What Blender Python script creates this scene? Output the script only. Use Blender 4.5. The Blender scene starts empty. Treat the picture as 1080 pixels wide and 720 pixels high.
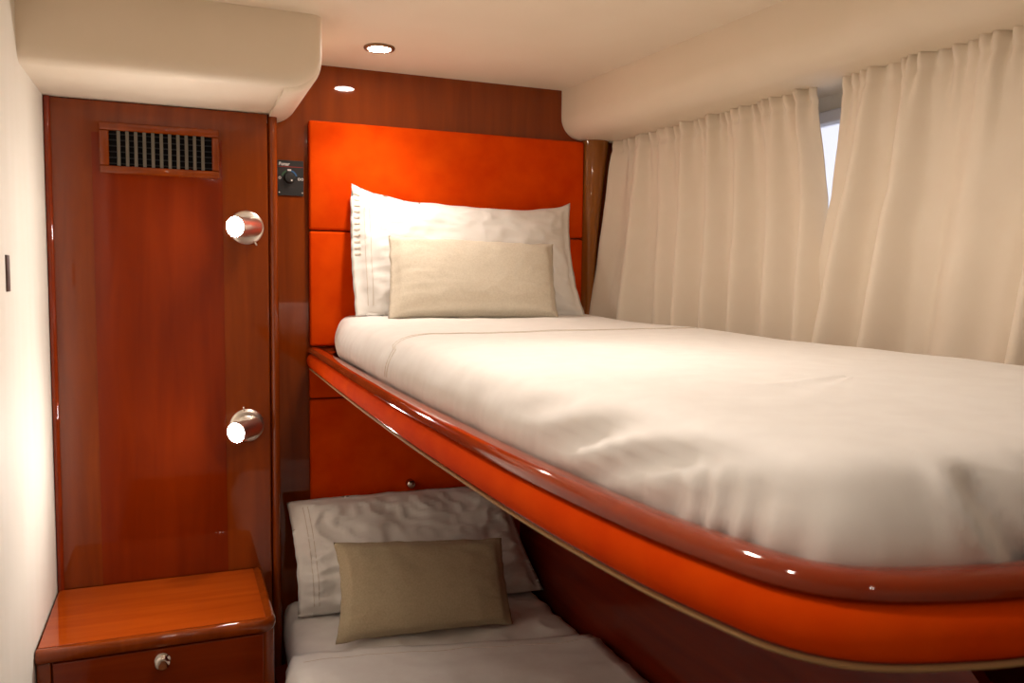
import bpy, bmesh, math, random
from mathutils import Vector, Matrix, noise
random.seed(7)
scn = bpy.context.scene
COL = scn.collection
PI = math.pi

# ------------------------------------------------------------------ camera
F_PX = 868.0
YAW, PITCH, ROLL = math.atan(352/868.0), -math.atan(64/868.0), 0.0105
CAM = Vector((0, 0, 1.30))
fw = Vector((math.sin(YAW)*math.cos(PITCH), math.cos(YAW)*math.cos(PITCH), math.sin(PITCH)))
r0 = Vector((math.cos(YAW), -math.sin(YAW), 0)); u0 = r0.cross(fw)
rt = r0*math.cos(ROLL) + u0*math.sin(ROLL)
up = u0*math.cos(ROLL) - r0*math.sin(ROLL)
cd = bpy.data.cameras.new('camera'); cam = bpy.data.objects.new('camera', cd); COL.objects.link(cam)
cd.sensor_fit = 'HORIZONTAL'; cd.sensor_width = 36; cd.lens = F_PX/1080*36
cd.clip_start = 0.02
cam.matrix_world = Matrix(((rt.x, up.x, -fw.x, CAM.x), (rt.y, up.y, -fw.y, CAM.y), (rt.z, up.z, -fw.z, CAM.z), (0, 0, 0, 1)))
cd.dof.use_dof = True; cd.dof.focus_distance = 2.15; cd.dof.aperture_fstop = 10.0
scn.camera = cam

# ------------------------------------------------------------------ world, exposure
w = bpy.data.worlds.new('world'); scn.world = w; w.use_nodes = True
w.node_tree.nodes['Background'].inputs[0].default_value = (0.50, 0.49, 0.56, 1)
w.node_tree.nodes['Background'].inputs[1].default_value = 1.0
scn.view_settings.view_transform = 'Standard'; scn.view_settings.look = 'None'
scn.view_settings.gamma = 1; scn.view_settings.use_curve_mapping = False
scn.view_settings.exposure = 1.25
DOWN_W = 6.5            # watts of each ceiling downlight spot
READ_W = 2.2            # watts of each reading lamp
WARM = (1.0, 0.885, 0.775)
COOL = (1.0, 0.95, 0.90)

# ------------------------------------------------------------------ materials
def srgb(r, g, b):
    return tuple(((c/255)/12.92 if c/255 <= 0.04045 else ((c/255+0.055)/1.055)**2.4) for c in (r, g, b)) + (1,)
def newmat(name):
    m = bpy.data.materials.new(name); m.use_nodes = True
    nt = m.node_tree; b = nt.nodes['Principled BSDF']
    return m, nt, b
def ramp_noise(nt, b, c1, c2, scale, stretch=(1, 1, 1), detail=4, lo=.3, hi=.7, distortion=0.0, bump=0.0, bump_scale=None, dist=.001, coord='Object'):
    tc = nt.nodes.new('ShaderNodeTexCoord'); mp = nt.nodes.new('ShaderNodeMapping')
    mp.inputs['Scale'].default_value = stretch
    nt.links.new(tc.outputs[coord], mp.inputs[0])
    n = nt.nodes.new('ShaderNodeTexNoise'); n.inputs['Scale'].default_value = scale; n.inputs['Detail'].default_value = detail
    n.inputs['Distortion'].default_value = distortion
    nt.links.new(mp.outputs[0], n.inputs['Vector'])
    r = nt.nodes.new('ShaderNodeValToRGB')
    r.color_ramp.elements[0].position = lo; r.color_ramp.elements[1].position = hi
    r.color_ramp.elements[0].color = c1; r.color_ramp.elements[1].color = c2
    nt.links.new(n.outputs[0], r.inputs[0]); nt.links.new(r.outputs[0], b.inputs['Base Color'])
    if bump:
        n2 = nt.nodes.new('ShaderNodeTexNoise'); n2.inputs['Scale'].default_value = bump_scale or scale*4
        n2.inputs['Detail'].default_value = 3
        nt.links.new(mp.outputs[0], n2.inputs['Vector'])
        bp = nt.nodes.new('ShaderNodeBump'); bp.inputs['Strength'].default_value = bump; bp.inputs['Distance'].default_value = dist
        nt.links.new(n2.outputs[0], bp.inputs['Height']); nt.links.new(bp.outputs[0], b.inputs['Normal'])
def wood(name, c1, c2, stretch=(9, 9, .7), rough=.35, coat=.9, crough=.04):
    m, nt, b = newmat(name)
    ramp_noise(nt, b, c1, c2, 3.2, stretch, 6, .3, .72, .6)
    b.inputs['Roughness'].default_value = rough
    b.inputs['Coat Weight'].default_value = coat; b.inputs['Coat Roughness'].default_value = crough
    b.inputs['Specular IOR Level'].default_value = 0.0
    return m
def cloth(name, c1, c2, scale=90, bump=.25, bscale=700, sheen=.25, rough=.85, dist=.0006, stretch=(1, 1, 1)):
    m, nt, b = newmat(name)
    ramp_noise(nt, b, c1, c2, scale, stretch, 4, .3, .7, 0, bump, bscale, dist)
    b.inputs['Roughness'].default_value = rough; b.inputs['Sheen Weight'].default_value = sheen
    b.inputs['Specular IOR Level'].default_value = .2
    return m
def plain(name, c, rough=.5, metal=0, spec=.5):
    m, nt, b = newmat(name)
    ramp_noise(nt, b, c, tuple(min(1, x*1.08) for x in c[:3])+(1,), 30)
    b.inputs['Roughness'].default_value = rough; b.inputs['Metallic'].default_value = metal
    b.inputs['Specular IOR Level'].default_value = spec
    return m
def emit(name, c, s):
    m, nt, b = newmat(name)
    b.inputs['Base Color'].default_value = (.8, .8, .8, 1)
    b.inputs['Emission Color'].default_value = c + (1,); b.inputs['Emission Strength'].default_value = s
    return m
WB1, WB2 = srgb(120, 48, 8), srgb(140, 60, 12)
M = {}
M['wood'] = wood('cherry_wood_gloss', WB1, WB2)
M['wood_h_shaded'] = wood('cherry_gloss_horizontal_shaded', srgb(112, 36, 8), srgb(130, 48, 12), (.7, 9, 9))  # drawer and lower front: their shade is put into this darker colour
M['wood_inlay'] = wood('cherry_inlay', srgb(118, 34, 2), srgb(134, 43, 4), (8, 8, .8))
M['wood_top'] = wood('cherry_worktop', srgb(150, 58, 10), srgb(168, 72, 16), (.8, 9, 9), .25, 1.0, .03)
M['wood_dark'] = wood('mahogany_dark_gloss', srgb(96, 26, 12), srgb(118, 36, 16), (9, .7, 9), .3, .8, .08)
M['wood_rail'] = wood('cherry_rail_gloss', srgb(128, 40, 12), srgb(150, 56, 18), (3, 3, 3), .25, 1.0, .05)
M['wood_post'] = wood('cherry_post', srgb(132, 76, 26), srgb(156, 94, 36))
M['suede'] = cloth('orange_suede', srgb(214, 62, 2), srgb(228, 77, 5), 14, .3, 900, .0, .95)
M['suede'].node_tree.nodes['Principled BSDF'].inputs['Specular IOR Level'].default_value = .05
M['cream'] = cloth('cream_vinyl', srgb(234, 219, 196), srgb(237, 222, 200), 8, .05, 260, .05, .6)
M['ceil'] = cloth('cream_ceiling_vinyl', srgb(238, 223, 201), srgb(240, 226, 205), 8, .05, 260, .05, .65)
M['wallw'] = cloth('white_wall_vinyl', srgb(232, 224, 208), srgb(236, 228, 214), 6, .05, 200, .05, .6, stretch=(4, 4, .4))
M['sheet'] = cloth('white_cotton_sheet', srgb(238, 234, 230), srgb(243, 240, 236), 30, .12, 1500, .05, .62, .0004)
M['pillow'] = cloth('white_pillow_cotton', srgb(238, 235, 230), srgb(243, 240, 236), 30, .15, 1400, .05, .75, .0004)
M['linen'] = cloth('beige_linen', srgb(212, 201, 182), srgb(223, 213, 195), 220, .35, 900, .1, .9, .0008)
M['linen2'] = cloth('taupe_linen', srgb(184, 168, 138), srgb(198, 182, 152), 220, .35, 900, .1, .9, .0008)
M['curtain'] = cloth('cream_curtain_cloth', srgb(240, 226, 207), srgb(242, 229, 211), 20, .1, 1500, .1, .6, .0004)
b = M['curtain'].node_tree.nodes['Principled BSDF']; b.inputs['Transmission Weight'].default_value = 0.0
M['thread'] = plain('grey_thread', srgb(208, 196, 182), .9)
M['piping'] = plain('tan_piping', srgb(168, 132, 88), .8)
M['chrome'] = plain('chrome', srgb(228, 220, 210), .3, 1.0)
M['chrome2'] = plain('polished_chrome', srgb(214, 206, 198), .09, 1.0)
M['bronze'] = plain('bronze_bezel', srgb(150, 116, 86), .3, .8)
M['black'] = plain('black_plastic', srgb(34, 32, 32), .35)
M['blackm'] = plain('dark_void', srgb(14, 13, 14), .8, 0, .1)
M['slat'] = plain('grey_slat', srgb(98, 90, 78), .5)
M['slat2'] = plain('dark_slat', srgb(12, 12, 15), .7)
M['white_ink'] = plain('white_print', srgb(232, 228, 224), .6)
M['red_ink'] = plain('red_print', srgb(170, 40, 30), .6)
M['blue_ink'] = plain('blue_print', srgb(50, 100, 150), .6)
M['green_ink'] = plain('green_print', srgb(50, 96, 60), .6)
M['pull'] = plain('dark_brown_metal', srgb(92, 72, 66), .4, .4)
M['floor'] = wood('floor_wood', srgb(110, 62, 34), srgb(140, 84, 48), (6, .5, 6), .4, .3, .2)
M['wframe'] = plain('white_window_frame', srgb(214, 212, 216), .45)
M['lens_warm'] = emit('downlight_lens_glow', WARM, 60)
M['lens_cool'] = emit('reading_lamp_glow', COOL, 90)
g, nt, b = newmat('window_glass'); M['glass'] = g
b.inputs['Base Color'].default_value = (.9, .93, .96, 1); b.inputs['Roughness'].default_value = .25; b.inputs['Transmission Weight'].default_value = 1.0

# ------------------------------------------------------------------ helpers
def tag(o, label=None, cat=None, group=None, kind=None):
    if label: o['label'] = label
    if cat: o['category'] = cat
    if group: o['group'] = group
    if kind: o['kind'] = kind
    return o
def world_loc(o):
    p = Vector((0, 0, 0))
    while o: p += o.location; o = o.parent
    return p
def obj(name, bm, mat, parent=None, smooth=False, loc=None, autosmooth=None):
    """bm in world coordinates; parents are plain translated empties."""
    bmesh.ops.recalc_face_normals(bm, faces=bm.faces)
    off = world_loc(parent) if parent else Vector((0, 0, 0))
    l = Vector(loc) if loc is not None else Vector((0, 0, 0))
    if parent: bm.transform(Matrix.Translation(-off))
    elif loc is not None: bm.transform(Matrix.Translation(-l))
    me = bpy.data.meshes.new(name); bm.to_mesh(me); bm.free()
    if smooth:
        for p in me.polygons: p.use_smooth = True
        if autosmooth:
            me.set_sharp_from_angle(angle=autosmooth)
    me.materials.append(M[mat] if isinstance(mat, str) else mat)
    o = bpy.data.objects.new(name, me); COL.objects.link(o)
    if parent: o.parent = parent
    elif loc is not None: o.location = l
    return o
def empty(name, loc, label, cat, group=None, kind=None):
    o = bpy.data.objects.new(name, None); COL.objects.link(o); o.location = loc; o.empty_display_size = .05
    return tag(o, label, cat, group, kind)
def B(): return bmesh.new()
def box(bm, a, c, bev=0, seg=2):
    x0, y0, z0 = a; x1, y1, z1 = c
    vs = [bm.verts.new(p) for p in [(x0,y0,z0),(x1,y0,z0),(x1,y1,z0),(x0,y1,z0),(x0,y0,z1),(x1,y0,z1),(x1,y1,z1),(x0,y1,z1)]]
    fs = [bm.faces.new([vs[i] for i in f]) for f in [(0,3,2,1),(4,5,6,7),(0,1,5,4),(1,2,6,5),(2,3,7,6),(3,0,4,7)]]
    if bev:
        es = list({e for f in fs for e in f.edges})
        bmesh.ops.bevel(bm, geom=es, offset=bev, segments=seg, profile=.5, affect='EDGES')
    return bm
def frame_of(d):
    d = Vector(d).normalized(); a = Vector((0, 0, 1)) if abs(d.z) < .9 else Vector((1, 0, 0))
    u = d.cross(a).normalized(); v = d.cross(u); return d, u, v
def lathe(bm, origin, axis, prof, seg=32, cap=True):
    """prof: list of (t along axis, radius)"""
    d, u, v = frame_of(axis); o = Vector(origin); rings = []
    for t, r in prof:
        rings.append([bm.verts.new(o + d*t + (u*math.cos(2*PI*k/seg) + v*math.sin(2*PI*k/seg))*max(r, 1e-5)) for k in range(seg)])
    for a, c in zip(rings, rings[1:]):
        for k in range(seg): bm.faces.new((a[k], a[(k+1) % seg], c[(k+1) % seg], c[k]))
    if cap: bm.faces.new(rings[0]); bm.faces.new(rings[-1])
    return bm
def tube(bm, pts, r, seg=8, closed=False):
    pts = [Vector(p) for p in pts]; n = len(pts); rings = []
    for i, p in enumerate(pts):
        t = (pts[min(i+1, n-1)] - pts[max(i-1, 0)])
        if t.length < 1e-9: t = Vector((0, 0, 1))
        d, u, v = frame_of(t)
        rings.append([bm.verts.new(p + (u*math.cos(2*PI*k/seg) + v*math.sin(2*PI*k/seg))*r) for k in range(seg)])
    for a, c in zip(rings, rings[1:]):
        for k in range(seg): bm.faces.new((a[k], a[(k+1) % seg], c[(k+1) % seg], c[k]))
    bm.faces.new(rings[0]); bm.faces.new(rings[-1])
    return bm
def loft(bm, secs, closed=False, cap=True):
    """secs: list of equal-length point lists; closed = each section is a loop"""
    rs = [[bm.verts.new(p) for p in s] for s in secs]
    n = len(rs[0])
    for a, c in zip(rs, rs[1:]):
        for k in range(n if closed else n-1):
            bm.faces.new((a[k], a[(k+1) % n], c[(k+1) % n], c[k]))
    if cap and closed: bm.faces.new(rs[0]); bm.faces.new(rs[-1])
    return rs
def prism(bm, poly, z0, z1):
    a = [bm.verts.new((x, y, z0)) for x, y in poly]; c = [bm.verts.new((x, y, z1)) for x, y in poly]
    n = len(poly)
    bm.faces.new(a); bm.faces.new(c)
    for k in range(n): bm.faces.new((a[k], a[(k+1) % n], c[(k+1) % n], c[k]))
    return bm
def catmull(P, step=8):
    P = [Vector(p) for p in P]; out = []
    for i in range(len(P)-1):
        p0, p1, p2, p3 = P[max(i-1, 0)], P[i], P[i+1], P[min(i+2, len(P)-1)]
        for k in range(step):
            t = k/step
            out.append(.5*((2*p1) + (p2-p0)*t + (2*p0-5*p1+4*p2-p3)*t*t + (3*p1-p0-3*p2+p3)*t**3))
    out.append(P[-1]); return out
def resample(P, n, closed=False):
    P = [Vector(p) for p in P]
    if closed: P = P + [P[0]]
    L = [0]
    for a, c in zip(P, P[1:]): L.append(L[-1] + (c-a).length)
    out = []; j = 0
    m = n if closed else n-1
    for i in range(n):
        s = L[-1]*i/m
        while j < len(L)-2 and L[j+1] < s: j += 1
        t = (s-L[j])/max(L[j+1]-L[j], 1e-9); out.append(P[j].lerp(P[j+1], min(max(t, 0), 1)))
    return out
def sstep(a, c, x):
    t = min(max((x-a)/(c-a), 0), 1); return t*t*(3-2*t)

from mathutils.bvhtree import BVHTree
def cast(tree, o, d, lift):
    d = Vector(d).normalized(); h = tree.ray_cast(Vector(o), d)
    return None if h[0] is None else h[0] - d*lift

# ------------------------------------------------------------------ the room shell
YB = 2.40          # headboard bulkhead
XL = -0.295        # left wall
ZC = 1.90          # ceiling
YP = 2.30          # locker front
YF = -1.15         # wall behind the camera
tag(obj('floor', box(B(), (-.35, YF-.05, -.04), (1.6, YB+.05, 0)), 'floor'), 'brown wooden cabin floor', 'floor', kind='structure')
tag(obj('ceiling', box(B(), (-.35, YF-.05, ZC), (1.6, YB+.05, ZC+.04)), 'ceil'), 'cream vinyl cabin ceiling', 'ceiling', kind='structure')
tag(obj('wall_left', box(B(), (XL-.05, YF-.05, 0), (XL, YB+.05, ZC)), 'wallw'), 'white cabin side wall beside the locker', 'wall', kind='structure')
tag(obj('wall_front', box(B(), (XL, YF-.05, 0), (1.5, YF, ZC)), 'wallw'), 'white wall behind the viewer', 'wall', kind='structure')
tag(obj('wall_back', box(B(), (XL, YB, 0), (1.5, YB+.05, ZC)), 'wood'), 'glossy cherry wood bulkhead behind the headboard', 'wall', kind='structure')
bm = B()   # hull side with a window opening
XR = 1.46
box(bm, (XR, YF, 0), (XR+.05, YB, 1.22)); box(bm, (XR, YF, 1.70), (XR+.05, YB, ZC))
box(bm, (XR, YF, 1.22), (XR+.05, .55, 1.70)); box(bm, (XR, 2.05, 1.22), (XR+.05, YB, 1.70))
tag(obj('wall_right', bm, 'wallw'), 'white hull side behind the curtains', 'wall', kind='structure')
win = empty('window_1', (XR, 1.3, 1.22), 'pale window glimpsed in the gap between the curtains', 'window', kind='structure')
bm = B()
for a, c in [((XR-.012, .53, 1.685), (XR+.03, 2.07, 1.715)), ((XR-.012, .53, 1.205), (XR+.03, 2.07, 1.235)), ((XR-.012, .53, 1.235), (XR+.03, .56, 1.685)), ((XR-.012, 2.04, 1.235), (XR+.03, 2.07, 1.685)), ((XR-.012, 1.28, 1.235), (XR+.03, 1.31, 1.685))]:
    box(bm, a, c, .004)
obj('window_frame', bm, 'wframe', win)
for y0, y1 in ((.56, 1.28), (1.31, 2.04)):
    obj('pane', box(B(), (XR+.008, y0, 1.235), (XR+.014, y1, 1.685)), 'glass', win)

# left overhead box, rounded along its lower front edge and right end
def soffit_sections(x0, x1, zb, y0, y1, rf, rc, ztop=ZC, nf=7, nc=12):
    secs = []
    def prof(d, y):
        xr, zbb, r = x1-d, zb+d, max(rc-d, .004)
        P = [(x0, y, ztop), (x0, y, zbb)]
        for i in range(1, 12): P.append((x0+(xr-r-x0)*i/12, y, zbb))
        for k in range(nc+1):
            a = -PI/2 + PI/2*k/nc; P.append((xr-r+r*math.cos(a), y, zbb+r+r*math.sin(a)))
        P.append((xr, y, ztop)); return P
    for k in range(nf+1):
        a = PI/2*k/nf; secs.append(prof(rf*(1-math.sin(a)), y0+rf*(1-math.cos(a))))
    secs.append(prof(0, y1)); return secs
bm = B(); S = soffit_sections(XL, .320, 1.735, 1.955, YB, .035, .085)
rs = loft(bm, S); bm.faces.new(rs[0])
tr = tag(obj('trim_1', bm, 'cream', smooth=True, autosmooth=.6), 'cream padded overhead box above the wooden locker', 'trim', kind='structure')
bm = B(); S = soffit_sections(.232, .3215, 1.727, 1.972, YB-.001, .03, .082)
rs = loft(bm, S); bm.faces.new(rs[0])
obj('end_cap', bm, 'cream', tr, smooth=True, autosmooth=.6)
# hull side overhead box
bm = B(); secs = []
for k in range(25):
    y = YB - (YB-YF)*k/24; dx = .075*(YB-y) if y > .6 else .075*(YB-.6)
    P = [(1.134+dx, y, ZC+.001)]
    for j in range(4): P.append((1.134+dx, y, ZC-.004-.02*j))
    for j in range(11):
        a = PI + PI/2*j/10; P.append((1.134+.068+dx+.068*math.cos(a), y, 1.749+.068+.068*math.sin(a)))
    P += [(1.30+dx, y, 1.749), (XR, y, 1.752)]
    secs.append(P)
loft(bm, secs)
tag(obj('trim_2', bm, 'cream', smooth=True), 'cream rounded overhead box along the hull above the curtains', 'trim', kind='structure')
# sliding-door pull on the left wall
obj('flush_pull', box(B(), (XL-.002, 1.764, 1.270), (XL+.004, 1.786, 1.338), .0015), 'pull', bpy.data.objects['wall_left'])

# ------------------------------------------------------------------ downlights
def downlight(x, y, label, watts, cone=115):
    t = empty('ceiling_downlight', (x, y, ZC), label, 'light', 'recessed ceiling downlights')
    obj('bezel', lathe(B(), (x, y, ZC), (0, 0, -1), [(.0, .024), (.0, .040), (.003, .0405), (.006, .038), (.006, .031), (.001, .029), (0, .024)], 40, False), 'bronze', t, True)
    obj('lens', lathe(B(), (x, y, ZC), (0, 0, -1), [(0.001, .030), (.005, .0295), (.0065, .02), (.007, .0)], 32, False), 'lens_warm', t, True)
    ld = bpy.data.lights.new('downlight_beam', 'SPOT'); ld.energy = watts; ld.color = WARM
    ld.spot_size = math.radians(cone); ld.spot_blend = .8; ld.shadow_soft_size = .025
    lo = bpy.data.objects.new('beam', ld); COL.objects.link(lo); lo.parent = t; lo.location = (0, 0, -.012)
downlight(.495, 2.158, 'bronze rimmed recessed ceiling downlight above the pillows', DOWN_W*.85)
downlight(.56, 1.12, 'added unseen downlight above the middle of the upper bunk', DOWN_W*1.1, 165)  # added out of view to brighten the upper bed
downlight(.02, .55, 'added unseen downlight over the aisle beside the bunks', DOWN_W*.5)  # invented fixture out of frame, lifts the aisle and lower bunk
downlight(.20, -.55, 'added unseen downlight by the wall behind the viewer', DOWN_W*.4)  # extra fixture behind the camera, added as fill light

# ------------------------------------------------------------------ locker front with vent
lk = empty('locker', (0, YP, 0), 'tall glossy cherry wood locker front left of the beds', 'locker')
obj('body', box(B(), (XL+.002, YP, .02), (.226, YB-.002, 1.733), .003), 'wood', lk)
obj('inlay_panel', box(B(), (-.192, YP-.0012, .50), (.112, YP+.001, 1.655), .0005), 'wood_inlay', lk)
bm = B(); P = []
for z in (.02, 1.733):
    P.append([(.228+.0125+.0125*math.cos(a), YP+.016+.020*math.sin(a), z) for a in [2*PI*k/20 for k in range(20)]])
loft(bm, P, True); obj('edge_moulding', bm, 'wood', lk, True, autosmooth=.8)
bm = B(); P = []
for z in (.02, 1.733):
    P.append([(XL+.008+.0075*math.cos(a), YP-.002+.008*math.sin(a), z) for a in [2*PI*k/16 for k in range(16)]])
loft(bm, P, True); obj('edge_moulding', bm, 'wood_rail', lk, True, autosmooth=.8)

vt = empty('air_vent', (-.035, YP, 1.62), 'wooden framed air vent with grey upright slats on the locker', 'vent')
vx0, vx1, vz0, vz1 = -.175, .105, 1.556, 1.681
ox0, ox1, oz0, oz1 = -.153, .087, 1.575, 1.661
for a, c in [((vx0, YP-.012, oz1), (vx1, YP, vz1)), ((vx0, YP-.012, vz0), (vx1, YP, oz0)), ((vx0, YP-.012, oz0), (ox0, YP, oz1)), ((ox1, YP-.012, oz0), (vx1, YP, oz1))]:
    obj('frame_strip', box(B(), a, c, .004, 3), 'wood', vt, True, autosmooth=.6)
obj('backing', box(B(), (ox0, YP-.0022, oz0), (ox1, YP-.0014, oz1)), 'blackm', vt)
for k in range(6):
    z = oz0 + (oz1-oz0)*(k+.5)/6
    obj('rear_slat', box(B(), (ox0, YP-.005, z-.0022), (ox1, YP-.0024, z+.0005)), 'slat2', vt)
for k in range(11):
    x = ox0 + .022 + k*.0196
    obj('slat', box(B(), (x-.004, YP-.0105, oz0), (x+.004, YP-.0055, oz1), .0008, 1), 'slat', vt)

# ------------------------------------------------------------------ reading lamps
def reading_lamp(x, z, label, tog, power):
    t = empty('reading_lamp', (x, YP, z), label, 'lamp', 'chrome reading lamps on the locker')
    c = Vector((x, YP, z))
    obj('base', lathe(B(), c, (0, -1, 0), [(0, .043), (.004, .0445), (.008, .042), (.010, .036), (.010, .027), (.016, .022), (.02, .0)], 40, False), 'chrome', t, True, autosmooth=.7)
    ax = Vector((-.62, -.78, -.05)).normalized()
    st = c + Vector((.012, -.030, 0))
    obj('stem', lathe(B(), c, (st-c), [(0, .011), ((st-c).length, .011)], 20), 'chrome', t, True, autosmooth=.7)
    br = obj('barrel', lathe(B(), st - ax*.018, ax, [(0, .0), (.001, .018), (.006, .0235), (.012, .025), (.080, .025), (.082, .0275), (.090, .0275), (.092, .0255), (.090, .0235), (.084, .022)], 40, False), 'chrome', t, True, autosmooth=.6)
    obj('lens', lathe(B(), st - ax*.018, ax, [(.087, .0232), (.093, .0225), (.097, .014), (.099, .0)], 32, False), 'lens_cool', br, True)
    a = math.radians(tog)
    p = c + Vector((.038*math.cos(a), -.005, .038*math.sin(a)))
    q = c + Vector((.052*math.cos(a), -.016, .052*math.sin(a)))
    obj('toggle_switch', tube(B(), [p, q], .0022), 'chrome', t, True)
    ld = bpy.data.lights.new('reading_beam', 'SPOT'); ld.energy = power; ld.color = COOL
    ld.spot_size = math.radians(140); ld.spot_blend = .9; ld.shadow_soft_size = .02
    lo = bpy.data.objects.new('beam', ld); COL.objects.link(lo); lo.parent = t
    lo.location = st + ax*.084 - c
    lo.rotation_euler = (-ax).to_track_quat('Z', 'Y').to_euler()
reading_lamp(.170, 1.433, 'lit chrome reading lamp level with the upper bunk pillow', -62, READ_W)
reading_lamp(.165, .905, 'lit chrome reading lamp lower down, below the bunk rail', 100, READ_W*2.0)

# ------------------------------------------------------------------ control panel on the bulkhead
YT = YB
cp = empty('control_panel', (.297, YT, 1.532), 'small black control panel with round knob beside the headboard', 'control panel')
obj('plate', box(B(), (.262, YT-.004, 1.532), (.333, YT, 1.629), .001), 'black', cp)
kb = obj('knob', lathe(B(), (.294, YT-.004, 1.581), (0, -1, 0), [(0, .0155), (.002, .016), (.010, .0135), (.014, .013), (.015, .0)], 28, False), 'black', cp, True, autosmooth=.6)
obj('pointer', box(B(), (.2965, YT-.0198, 1.570), (.3005, YT-.0186, 1.575)), 'white_ink', kb)
def ink(name, x0, z0, x1, z1, m): obj(name, box(B(), (x0, YT-.0046, z0), (x1, YT-.0039, z1)), m, cp)
tcv = bpy.data.curves.new('lettering', 'FONT'); tcv.body = 'Bomar'; tcv.size = .0125; tcv.extrude = .0003; tcv.offset = .0004; tcv.shear = .2
to = bpy.data.objects.new('lettering_tmp', tcv); COL.objects.link(to)
bpy.context.view_layer.update()
tm = bpy.data.meshes.new_from_object(to.evaluated_get(bpy.context.evaluated_depsgraph_get()))
bpy.data.objects.remove(to)
tmx = Matrix(((1, 0, 0, .2655), (0, 0, -1, YT-.0044), (0, 1, 0, 1.6145), (0, 0, 0, 1)))
bt = B(); bt.from_mesh(tm); bt.transform(tmx); xs = [v.co.x for v in bt.verts]
k = .030/(max(xs)-min(xs)); x0 = min(xs)
for v in bt.verts: v.co.x = .2655+(v.co.x-x0)*k
obj('lettering', bt, 'white_ink', cp)
ink('stripe', .265, 1.6105, .331, 1.6118, 'red_ink')
ink('mark', .289, 1.600, .299, 1.6045, 'white_ink')
bm = B(); lathe(bm, (.268, YT-.004, 1.580), (0, -1, 0), [(0, .0036), (.0006, .0036), (.0006, .0024), (0, .0024)], 20, False); obj('ring_mark', bm, 'white_ink', cp)
for xx in (.3205, .329):
    bm = B(); lathe(bm, (xx, YT-.004, 1.578), (0, -1, 0), [(0, .0036), (.0006, .0036), (.0006, .0022), (0, .0022)], 20, False); obj('ring_mark', bm, 'white_ink', cp)
def arc_mark(a0, a1, m):
    bm = B(); P = []
    for k in range(9):
        a = math.radians(a0+(a1-a0)*k/8)
        P.append([(.294+r*math.cos(a), YT-yy, 1.581+r*math.sin(a)) for r, yy in ((.018, .0039), (.018, .0046), (.022, .0046), (.022, .0039))])
    loft(bm, P, True); obj('arc_mark', bm, m, cp)
arc_mark(15, 75, 'blue_ink'); arc_mark(115, 165, 'green_ink')
for xx in (.266, .329):
    obj('screw', lathe(B(), (xx, YT-.004, 1.540), (0, -1, 0), [(0, .002), (.0008, .0018), (.0009, 0)], 12, False), 'chrome', cp)

# ------------------------------------------------------------------ headboards
def pad(bm, x0, x1, z0, z1, y0, y1, r=.007):
    box(bm, (x0, y0, z0), (x1, y1, z1), r, 4)
hb = empty('headboard', (.77, YB, 1.1), 'orange suede padded headboard behind the upper pillows', 'headboard')
for z0, z1 in ((1.438, 1.742), (1.1085, 1.434)):
    bm = B(); pad(bm, .346, 1.206, z0, z1, YB-.022, YB-.001); obj('padded_panel', bm, 'suede', hb, True, autosmooth=.9)
lh = empty('lower_headboard', (.77, YB, .3), 'orange suede locker front behind the lower bunk pillows', 'headboard')
bm = B(); pad(bm, .344, 1.206, .958, 1.085, YB-.022, YB-.001); obj('padded_panel', bm, 'suede', lh, True, autosmooth=.9)
bm = B(); pad(bm, .344, 1.206, .30, .954, YB-.022, YB-.001); pp = obj('padded_panel', bm, 'suede', lh, True, autosmooth=.9)
obj('knob', lathe(B(), (.636, YB-.022, .690), (0, -1, 0), [(0, .010), (.002, .013), (.005, .008), (.012, .008), (.015, .0125), (.020, .014), (.024, .0115), (.026, .006), (.0265, 0)], 28, False), 'chrome2', pp, True)

# corner post
bm = B(); secs = []
for k in range(17):
    t = k/16; z = 1.10 + (1.75-1.10)*t
    xr = 1.242 + .058*t**1.5; x0 = 1.206 - .006*(1-t); cx = (x0+xr)/2
    P = []
    for j in range(25):
        a = PI + PI*j/24; P.append((cx+(xr-x0)/2*math.cos(a), YB-.004+.04*math.sin(a), z))
    secs.append(P)
loft(bm, secs)
tag(obj('corner_post', bm, 'wood_post', smooth=True, loc=(1.22, YB, 1.10)), 'curved varnished wooden post between headboard and curtain', 'post')

# ------------------------------------------------------------------ upper bunk
RAIL = catmull([(.345, 2.3765, 0), (.334, 1.75, 0), (.331, 1.30, 0), (.334, 1.03, 0), (.340, .80, 0), (.355, .60, 0), (.374, .49, 0), (.391, .44, 0), (.423, .407, 0), (.478, .386, 0), (.56, .370, 0), (.75, .352, 0), (1.05, .342, 0), (1.42, .34, 0)], 14)
RAIL = resample(RAIL, 220)
def normals(P):
    N = []
    for i in range(len(P)):
        t = (P[min(i+1, len(P)-1)]-P[max(i-1, 0)]).normalized()
        N.append(Vector((-t.y, t.x, 0)))       # left of travel = inward (travel is towards the viewer, then right)
    return N
RN = normals(RAIL)
def sweep(bm, sec):
    """sec: (n inward, z) loop"""
    secs = [[(p + n*a) + Vector((0, 0, z)) for a, z in sec] for p, n in zip(RAIL, RN)]
    loft(bm, secs, True)
    return bm
ub = empty('upper_bunk', (.8, 1.4, 1.03), 'upper bunk with glossy wooden rail and orange padded edge', 'bunk bed')
rail_sec = [(.006, 1.088), (-.001, 1.0885), (-.005, 1.0915), (-.0055, 1.0965), (-.003, 1.1015), (.003, 1.105), (.010, 1.1063), (.020, 1.1055), (.030, 1.103), (.034, 1.100), (.034, 1.075), (.006, 1.075)]
obj('wooden_rail', sweep(B(), rail_sec), 'wood_rail', ub, True, autosmooth=.8)
band = []
for k in range(13):
    a = PI/2 + PI*k/12; band.append((.004+.014*math.cos(a), 1.0668+.0205*math.sin(a)))
band += [(.02, 1.047), (.02, 1.0865)]
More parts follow.
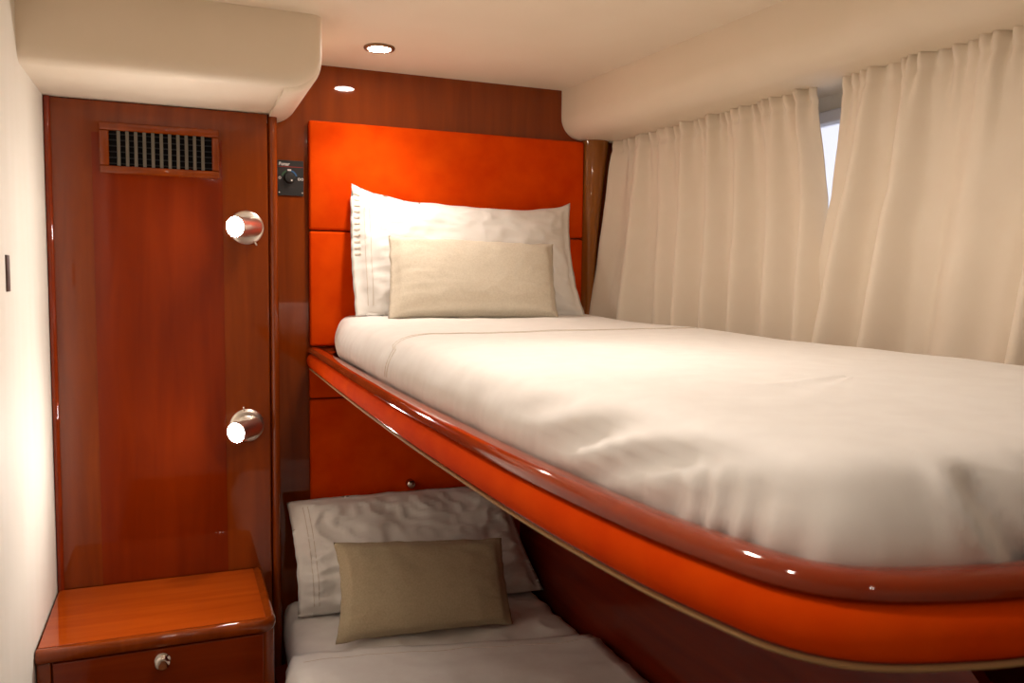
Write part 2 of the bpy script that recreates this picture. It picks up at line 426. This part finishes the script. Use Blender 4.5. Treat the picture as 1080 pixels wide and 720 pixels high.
obj('padded_edge', sweep(B(), band), 'suede', ub, True, autosmooth=1.0)
pip = [(-.001+.0028*math.cos(2*PI*k/10), 1.0438+.0024*math.sin(2*PI*k/10)) for k in range(10)]
obj('piping', sweep(B(), pip), 'piping', ub, True)
poly = [(p+n*.008) for p, n in zip(RAIL, RN)]
poly = [(p.x, p.y) for p in poly] + [(1.42, 2.3765)]
obj('base_board', prism(B(), poly, 1.040, 1.0465), 'wood_dark', ub)
poly2 = [(p+n*.022) for p, n in zip(RAIL, RN)]; poly2 = [(p.x, p.y) for p in poly2] + [(1.42, 2.3765)]
obj('core_board', prism(B(), poly2, 1.0466, 1.0745), 'wood_dark', ub)

obj('corner_ledge', prism(B(), [(.377, 2.3765), (.372, 2.20), (.394, 2.25), (.410, 2.36), (.426, 2.3765)], 1.0746, 1.1005), 'wood_rail', ub)

# mattress with tucked sheet
def mattress(bm, outline, prof, spine, ztop, nin=36, disp=None, zmin=None):
    """outline: closed list of Vectors; prof: list of (inset, dz below the top); spine: two points"""
    n = len(outline); rows = []; a, c = Vector(spine[0]), Vector(spine[1]); ac = c-a
    arc = [0]
    for i in range(1, n): arc.append(arc[-1]+(outline[i]-outline[i-1]).length)
    for k in range(len(prof)+nin):
        row = []
        for i, p in enumerate(outline):
            t = min(max((p-a).dot(ac)/ac.dot(ac), 0), 1); q = a+ac*t
            D = (q-p).length; d = (q-p)/D
            last = prof[-1][0]
            if k < len(prof): ins, dz = prof[k]
            else:
                f = (k-len(prof)+1)/nin; ins = last+(D*.93-last)*f; dz = prof[-1][1]*(1-f)**2
            pos = p + d*ins
            z = ztop(pos.x, pos.y) + dz
            v = Vector((pos.x, pos.y, z))
            if zmin: v.z = max(v.z, zmin+.001*k)
            if disp:
                depth = -dz
                v += disp(v, arc[i], k/len(prof), depth, -d)
            row.append(bm.verts.new(v))
        rows.append(row)
    for r1, r2 in zip(rows, rows[1:]):
        for i in range(n): bm.faces.new((r1[i], r1[(i+1) % n], r2[(i+1) % n], r2[i]))
    bm.faces.new(rows[0]); bmesh.ops.triangulate(bm, faces=[bm.faces.new(rows[-1])])
def ztop_u(x, y):
    z = 1.203 - .012*(2.4-y)
    z += .004*noise.noise(Vector((x*4, y*3, 0))) + .0015*noise.noise(Vector((x*14, y*9, 3)))
    return z
inner = [p+n*.036 for p, n in zip(RAIL, RN)]
inner = [p for p in inner if p.y < 2.1 and p.x < 1.10]
out = [Vector((.428, 2.372, 0)), Vector((.414, 2.358, 0)), Vector((.398, 2.24, 0))] + inner
out += [Vector((1.17, .385, 0)), Vector((1.21, .42, 0))] + [Vector((1.215+.005*math.sin(y*3), y, 0)) for y in (.6, .9, 1.2, 1.5, 1.8, 2.1, 2.3)] + [Vector((1.215, 2.36, 0)), Vector((1.19, 2.372, 0))]
out = resample(out, 1500, True)
# arc lengths at the near corner, for the wrinkles
arc = [0]
for i in range(1, len(out)): arc.append(arc[-1]+(out[i]-out[i-1]).length)
i_c = min(range(len(out)), key=lambda i: (out[i]-Vector((.42, .45, 0))).length); S_C = arc[i_c]
PROF = [(.010, -.104), (.004, -.098), (.000, -.090), (-.003, -.078), (-.003, -.066), (-.001, -.054), (.003, -.043), (.008, -.033), (.014, -.0235), (.022, -.0155), (.031, -.0100), (.043, -.0064), (.058, -.0040), (.078, -.0025), (.100, -.0015)]
def disp_u(v, s, k, depth, on):
    r = Vector((0, 0, 0)); side = sstep(.006, .05, depth); low = sstep(.03, .10, depth)
    ds = s - S_C
    # fine tuck wrinkles everywhere along the edge
    r += on*side*((.0035 if ds < -.18 else .0012)*noise.noise(Vector((s*16, depth*9, 1.3))) + .0016*low*noise.noise(Vector((s*55, depth*12, 4.))))
    # gathered folds round the near corner
    wgt = math.exp(-((ds+.085)/.065)**2)*sstep(.018, .08, depth)*(.45+1.3*abs(noise.noise(Vector((s*21, 2, 0)))))
    r += on*wgt*.010*math.sin(2*PI*(s/.034 + .55*noise.noise(Vector((s*13, 0, 0)))) + depth*26)
    # long drag folds running into the corner along the left side
    w2 = math.exp(-((ds+.24)/.15)**2)*math.exp(-((depth-.040)/.034)**2)
    r += (on + Vector((0, 0, .6)))*w2*.0070*math.sin(2*PI*(depth*24 + ds*7.0) + 3*noise.noise(Vector((s*4, depth*20, 7))))
    # tucked pleat on the foot end
    dd = ds - (.07 + depth*.75)
    w3 = sstep(.004, .03, depth)
    r += on*w3*(.015*math.exp(-(dd/.010)**2) - .016*math.exp(-((dd-.026)/.013)**2) + .012*math.exp(-((dd-.058-depth*.5)/.014)**2))
    # head end wrinkles
    w4 = sstep(1.55, 2.2, v.y)*low if v.x < .6 else 0
    r += on*w4*.004*math.sin(2*PI*s/.045 + depth*30)
    return r
mt = empty('upper_mattress', (.8, 1.4, 1.099), 'upper bunk mattress covered by a smooth white sheet', 'mattress')
bm = B(); mattress(bm, out, PROF, ((.80, .80, 0), (.80, 2.0, 0)), ztop_u, 30, disp_u, 1.0755)
bmesh.ops.recalc_face_normals(bm, faces=bm.faces); TU = BVHTree.FromBMesh(bm)
obj('fitted_sheet', bm, 'sheet', mt, True)
# double stitched hem across the sheet near the pillows, wrapping over the left edge
def yh(x): return 1.60 + .03*math.sin((x-.4)*3) - .35*max(0, .47-x)
for o_ in (0, -.016):
    P = [cast(TU, (.2, yh(.375)+o_-.02, z), (1, 0, 0), .0004) for z in [1.115+.004*k for k in range(14)]]
    P += [cast(TU, (.385+(1.12-.385)*k/70, yh(.385+(1.12-.385)*k/70)+o_, 1.5), (0, 0, -1), .0004) for k in range(71)]
    obj('hem_stitch', tube(B(), [p for p in P if p], .0008, 5), 'thread', mt)

# ------------------------------------------------------------------ pillows
def pillow(bm, BL, BR, TL, TR, T, seed, cs=(.05, .05), ct=(.05, .12), fl=0.0, nx=72, nz=48, wr=.004, back=.75, pw=.55):
    BL, BR, TL, TR = map(Vector, (BL, BR, TL, TR))
    nrm = (BR-BL).cross(TL-BL).normalized()
    if nrm.y > 0: nrm = -nrm
    def base(s, t):
        # concave outline: cs = (left, right) pull, ct = (bottom, top) pull
        s2 = s - (cs[1] if s > 0 else -cs[0])*(1-t*t)*abs(s)**2
        t2 = t - (ct[1] if t > 0 else -ct[0])*(1-s**4)*abs(t)**2
        a, c = (s2+1)/2, (t2+1)/2
        return BL*(1-a)*(1-c) + BR*a*(1-c) + TL*(1-a)*c + TR*a*c
    def thick(s, t):
        f = 1-fl
        a, c = min(abs(s)/f, 1), min(abs(t)/f, 1)
        sag = 1 + .22*(-t)
        return .0025 + T*((1-a**2.5)*(1-c**2.5))**pw*sag
    grid = {}
    for sgn in (1, -1):
        for i in range(nx+1):
            for j in range(nz+1):
                s, t = -1+2*i/nx, -1+2*j/nz
                if (i in (0, nx) or j in (0, nz)) and sgn == -1:
                    grid[sgn, i, j] = grid[1, i, j]; continue
                p = base(s, t); h = thick(s, t)
                e = max(abs(s), abs(t))
                q = Vector((s*3+seed*7, t*2.2, seed))
                rd = 1-abs(noise.noise(Vector((s*5+t*2.5+seed, t*4-s*1.5, seed+11))))*2.2
                wv = wr*(1.1*max(0, rd)**3*min(1, .25+e) + noise.noise(q*1.2)*1.2 + .7*noise.noise(Vector((s*9+seed, t*3, 5))) * e + .5*noise.noise(Vector((s*4, t*11, seed+9)))*e)
                k = 0 if (i in (0, nx) or j in (0, nz)) else min(1, (1-e)*9)
                edge = Vector((noise.noise(Vector((s*5, t*5, seed+3))), 0, noise.noise(Vector((s*5, t*5, seed+6)))))*.0035*e
                grid[sgn, i, j] = bm.verts.new(p + edge + nrm*(sgn*h*(1 if sgn > 0 else back)*(k if k < 1 else 1) + wv*k*sgn))
    for sgn in (1, -1):
        for i in range(nx):
            for j in range(nz):
                bm.faces.new((grid[sgn, i, j], grid[sgn, i+1, j], grid[sgn, i+1, j+1], grid[sgn, i, j+1]))
    return base, thick, nrm

def make_pillow(name, label, mat, loc, args, stitch=None, lace=False, **kw):
    t = empty(name, loc, label, 'pillow')
    bm = B(); base, thick, nrm = pillow(bm, *args, **kw)
    bmesh.ops.recalc_face_normals(bm, faces=bm.faces); tree = BVHTree.FromBMesh(bm)
    obj('pillowcase', bm, mat, t, True)
    if stitch:
        for s0 in stitch:
            P = []
            for k in range(31):
                tt = -.86 + 1.72*k/30
                P.append(cast(tree, base(s0, tt)+nrm*.3, -nrm, .0006))
            obj('seam', tube(B(), [p for p in P if p], .0009, 5), 'thread', t)
        if lace:
            bm = B()
            for k in range(11):
                tt = -.1 + .95*k/10
                for d in (.0, .012):
                    P = [cast(tree, base(sx, tt+d)+nrm*.3, -nrm, .0005) for sx in (-.975, -.96, -.945, -.93)]
                    if all(P): tube(bm, P, .0016, 5)
            obj('openwork_hem', bm, 'thread', t)
    return t
make_pillow('white_pillow', 'large white pillow leaning on the upper headboard', 'pillow', (.78, 2.2, 1.2),
            ((.447, 2.235, 1.199), (1.140, 2.225, 1.196), (.459, 2.352, 1.570), (1.146, 2.352, 1.546), .062, 1.0),
            stitch=(-.9, -.86), cs=(-.02, .06), ct=(.0, .22), fl=.06, wr=.006, lace=True)
make_pillow('beige_cushion', 'small beige linen cushion in front of the white upper pillow', 'linen', (.75, 2.1, 1.2),
            ((.505, 2.105, 1.198), (.995, 2.105, 1.194), (.530, 2.205, 1.418), (1.022, 2.205, 1.408), .050, 2.0),
            cs=(.02, .03), ct=(.03, .02), wr=.0012, pw=.45)
make_pillow('white_pillow', 'large white pillow on the lower bunk in the shade', 'pillow', (.6, 2.2, .385),
            ((.283, 2.215, .388), (.985, 2.16, .39), (.272, 2.345, .672), (.925, 2.345, .668), .070, 3.0),
            stitch=(-.88, -.84), cs=(.03, .03), ct=(.0, -.03), fl=.04, wr=.010)
make_pillow('taupe_cushion', 'small taupe linen cushion in front of the lower white pillow', 'linen2', (.58, 2.0, .39),
            ((.347, 2.005, .392), (.809, 1.965, .392), (.361, 2.105, .620), (.824, 2.095, .584), .045, 4.0),
            cs=(.07, .03), ct=(.05, .02), wr=.0012, pw=.5)

# ------------------------------------------------------------------ lower bunk
lb = empty('lower_bunk', (.7, 1.4, 0), 'lower bunk base of dark glossy wood beneath the mattress', 'bunk bed')
def xside(y): return .995
poly = [(.258, 2.396), (.258, 2.28), (.225, 2.26), (.225, .45), (xside(.45)-.004, .45), (xside(2.396)-.004, 2.396)]
obj('base', prism(B(), poly, .0, .235), 'wood_dark', lb)
lm = empty('lower_mattress', (.6, 1.4, .236), 'lower bunk mattress with loose white bedding', 'mattress')
def ztop_l(x, y): return .382 + .004*noise.noise(Vector((x*5, y*4, 8))) + .002*noise.noise(Vector((x*15, y*12, 2)))
ol = [Vector((.275, 2.376, 0)), Vector((.262, 2.36, 0))] + [Vector(((.262 if y > 2.2 else .250)-.012*(2.3-y), y, 0)) for y in (2.3, 2.0, 1.7, 1.4, 1.1, .8, .6)] + [Vector((.235, .53, 0)), Vector((.26, .50, 0)), Vector((xside(.5)-.045, .50, 0)), Vector((xside(.54)-.015, .54, 0))] + [Vector((xside(y)-.014, y, 0)) for y in (.7, 1.0, 1.3, 1.6, 1.9, 2.2)] + [Vector((xside(2.35)-.02, 2.36, 0)), Vector((xside(2.38)-.04, 2.374, 0))]
ol = resample(ol, 520, True)
PL = [(.010, -.145), (.0, -.13), (-.004, -.10), (-.003, -.07), (.0, -.045), (.006, -.028), (.015, -.016), (.03, -.008), (.05, -.004), (.08, -.0015)]
def disp_l(v, s, k, depth, on):
    side = sstep(.004, .04, depth)
    r = on*side*.004*noise.noise(Vector((s*14, depth*6, 2)))
    # crumpled sheet by the side panel
    e = sstep(.10, .0, xside(v.y)-v.x)
    r += Vector((0, 0, 1))*e*.010*noise.noise(Vector((v.x*20, v.y*16, 5)))
    r += Vector((0, 0, 1))*(.004*noise.noise(Vector((v.x*10+v.y*6, v.y*18, 1))) + .006*max(0, 1-abs(noise.noise(Vector((v.x*7+v.y*3, v.y*9-v.x*4, 6))))*3)**2)
    return r
bm = B(); mattress(bm, ol, PL, ((.62, .9, 0), (.62, 2.0, 0)), ztop_l, 36, disp_l)
obj('fitted_sheet', bm, 'sheet', lm, True)
# turned-back cover draping over the left edge
bm = B(); rows = []
ys = [1.985 - .02*k for k in range(62)]
for y in ys:
    row = []
    skew = lambda x: y + (x-.25)*(-.22) + .006*noise.noise(Vector((x*9, y*7, 3)))
    e = math.exp(-(1.985-y)/.02)
    for j in range(34):
        f = j/33
        if f < .30:      # hanging side
            g = f/.30; z = .255 + g*.118; x = .228-.012*(2.3-y) + .004*math.sin(y*60+3*g) ; yy = y
            if g > .8: x += (g-.8)*.05
        else:
            g = (f-.30)/.70; x = .240 + g*(xside(y)-.03-.24); yy = skew(x)
            x = min(x, xside(yy)-.028)
            z = ztop_l(x, yy) + .015 - .006*e + .004*noise.noise(Vector((x*12, yy*10, 4))) + .005*max(0, 1-abs(noise.noise(Vector((x*6+yy*4, yy*9-x*3, 2))))*3)**2
            if g < .08: z -= (.08-g)*.12
        row.append((x, yy, z))
    rows.append(row)
loft(bm, rows)
bmesh.ops.recalc_face_normals(bm, faces=bm.faces); TC = BVHTree.FromBMesh(bm)
cv = obj('turned_back_cover', bm, 'sheet', lm, True)
sm = cv.modifiers.new('thickness', 'SOLIDIFY'); sm.thickness = .004; sm.offset = 1
P = []
for k in range(50):
    x = .26 + k/49*(.955-.26); y = 1.935 + (x-.25)*-.22
    P.append(cast(TC, (x, y, .8), (0, 0, -1), .0042))
obj('hem_stitch', tube(B(), [p for p in P if p], .001, 5), 'thread', lm)

# dark glossy side panel between the bunks
bm = B()
def side_pt(y, off): return (xside(y)+off, y)
prof = [(2.37, .0), (.62, .0), (.66, .45), (.70, .66), (.735, .745), (.79, .79), (.90, .83), (1.00, .90), (1.08, 1.0), (1.12, 1.036), (2.37, 1.036)]
secs = []
for off in (0, .02): secs.append([(xside(y)+off, y, z) for y, z in prof])
loft(bm, secs, True)
tag(obj('side_panel', bm, 'wood_dark', loc=(.9, 1.4, 0)), 'dark red glossy wooden side panel under the upper bunk', 'panel')

tag(obj('trim_3', box(B(), (1.30, YF+.001, .001), (1.32, 2.37, 1.036)), 'wood_dark'), 'dark sheet added to blacken the view below the upper bunk', 'trim', kind='structure')  # added dark sheet, hides the lit hull wall where the gap is black

# ------------------------------------------------------------------ nightstand
ns = empty('nightstand', (-.05, 2.1, 0), 'glossy cherry wood nightstand with one drawer beside the lower bunk', 'nightstand')
X0, X1, Y0, Y1, ZT = XL+.003, .197, 1.925, YP-.002, .512
obj('body', box(B(), (X0, Y0+.02, .0), (X1-.012, Y1, ZT-.03)), 'wood', ns)
bm = B(); P = []
for z in (.0, ZT-.028):
    P.append([(X1-.022+.02*math.cos(a), Y0+.028+.02*math.sin(a), z) for a in [2*PI*k/28 for k in range(28)]])
loft(bm, P, True); obj('corner_post', bm, 'wood', ns, True, autosmooth=.8)
# top board with moulded rim rounded at the free corner
def top_outline(d):
    P = [(X0, Y1-.001), (X0, Y0+d)]
    r = .035-d
    for k in range(9):
        a = -PI/2 + PI/2*k/8; P.append((X1-.035+r*math.cos(a), Y0+.035+r*math.sin(a)))
    P.append((X1-d, Y1-.001)); return P
bm = B(); secs = []
for d, z in ((.004, ZT-.030), (0, ZT-.026), (-.002, ZT-.018), (-.002, ZT-.010), (.001, ZT-.004), (.006, ZT-.0005), (.012, ZT), (.019, ZT-.002)):
    secs.append([(x, y, z) for x, y in top_outline(d)])
loft(bm, secs, True); tp = obj('top', bm, 'wood', ns, True, autosmooth=.9)
obj('inlay', box(B(), (X0+.002, Y0+.021, ZT-.004), (X1-.021, Y1-.002, ZT-.0008), .001), 'wood_top', tp)
dr = obj('drawer_front', box(B(), (X0+.030, Y0+.006, .22), (X1-.028, Y0+.022, ZT-.034), .002), 'wood_h_shaded', ns)
obj('stile', box(B(), (X0, Y0+.008, .0), (X0+.027, Y0+.022, ZT-.032), .002), 'wood', ns)
obj('lower_front', box(B(), (X0+.030, Y0+.006, .03), (X1-.028, Y0+.022, .216), .002), 'wood_h_shaded', ns)
obj('knob', lathe(B(), (-.047, Y0+.006, .452), (0, -1, 0), [(0, .015), (.003, .0165), (.005, .011), (.012, .010), (.015, .0145), (.021, .0155), (.024, .013), (.025, .009), (.0252, 0)], 28, False), 'chrome2', dr, True, autosmooth=.7)

# ------------------------------------------------------------------ curtains
def xc(z, y): # hang line: slightly towards the bed lower down, following the hull
    t = max(0, (1.752-z)/.6)
    return 1.318 - (.062-.054*sstep(2.38, 2.05, y))*t**.8 + .040*(2.4-y)
def curtain(bm, y_of, ny, nz, zt, zb, seed, lam, amp, xoff, broad):
    rows = []
    for j in range(nz+1):
        tz = j/nz; z = zt-(zt-zb)*tz; row = []
        for i in range(ny+1):
            f = i/ny; y = y_of(f, z); L = y_of(f, 1.5)
            ph = L/lam + .55*noise.noise(Vector((L*3.1, seed, .3*tz)))
            a = amp*(.55+.6*tz)*(.75+.5*noise.noise(Vector((L*5, seed+2, 0))))
            main = math.sin(2*PI*ph); main = main*.8 + .25*math.sin(4*PI*ph+1)
            broadw = broad*math.sin(2*PI*(L/.43 + seed*.3))*tz
            top = math.exp(-(zt-z)/.055)
            pin = .012*top*math.sin(2*PI*(L/.031 + .6*noise.noise(Vector((L*12, seed, 1))))) + .006*math.exp(-(zt-z)/.14)*math.sin(2*PI*(L/.062+.3*noise.noise(Vector((L*7, z*5, seed)))))
            cr = .0035*noise.noise(Vector((L*16 + z*6, z*7, seed+4))) + .004*math.exp(-(zt-z)/.10)*noise.noise(Vector((L*20+z*14, z*16, seed+8)))
            hd = -.004*math.exp(-((zt-z-.035)/.008)**2)      # stitched heading line
            row.append((xc(z, L)+xoff + a*main*(1-.45*top) + broadw + pin + cr - hd, y + .006*math.cos(2*PI*ph)*tz, z))
        rows.append(row)
    loft(bm, rows)
def y_left(f, z):
    t = (1.75-z)/.57
    e = 1.520 - .050*min(t/.45, 1)
    s = 2.385
    return s + (e-s)*f
def y_right(f, z):
    t = (1.75-z)/.57
    s = 1.424 + .034*min(t/.55, 1) + .05*max(0, (t-.45)/.55)
    return s + (.42-s)*f
def make_curtain(label, yf, loc, *a):
    t = empty('curtain', loc, label, 'curtain', 'cream curtains along the hull')
    bm = B(); curtain(bm, yf, *a); o = obj('cloth', bm, 'curtain', t, True)
    sm = o.modifiers.new('thickness', 'SOLIDIFY'); sm.thickness = .0018
    return t
c1 = make_curtain('cream gathered curtain beside the headboard post', y_left, (1.30, 1.95, 1.06), 360, 90, 1.752, 1.080, 1.0, .118, .052, 0, .004)
c2 = make_curtain('cream curtain with wide soft folds nearer the bunk foot', y_right, (1.34, .95, 1.06), 360, 90, 1.752, 1.080, 5.0, .160, .050, -.008, .010)
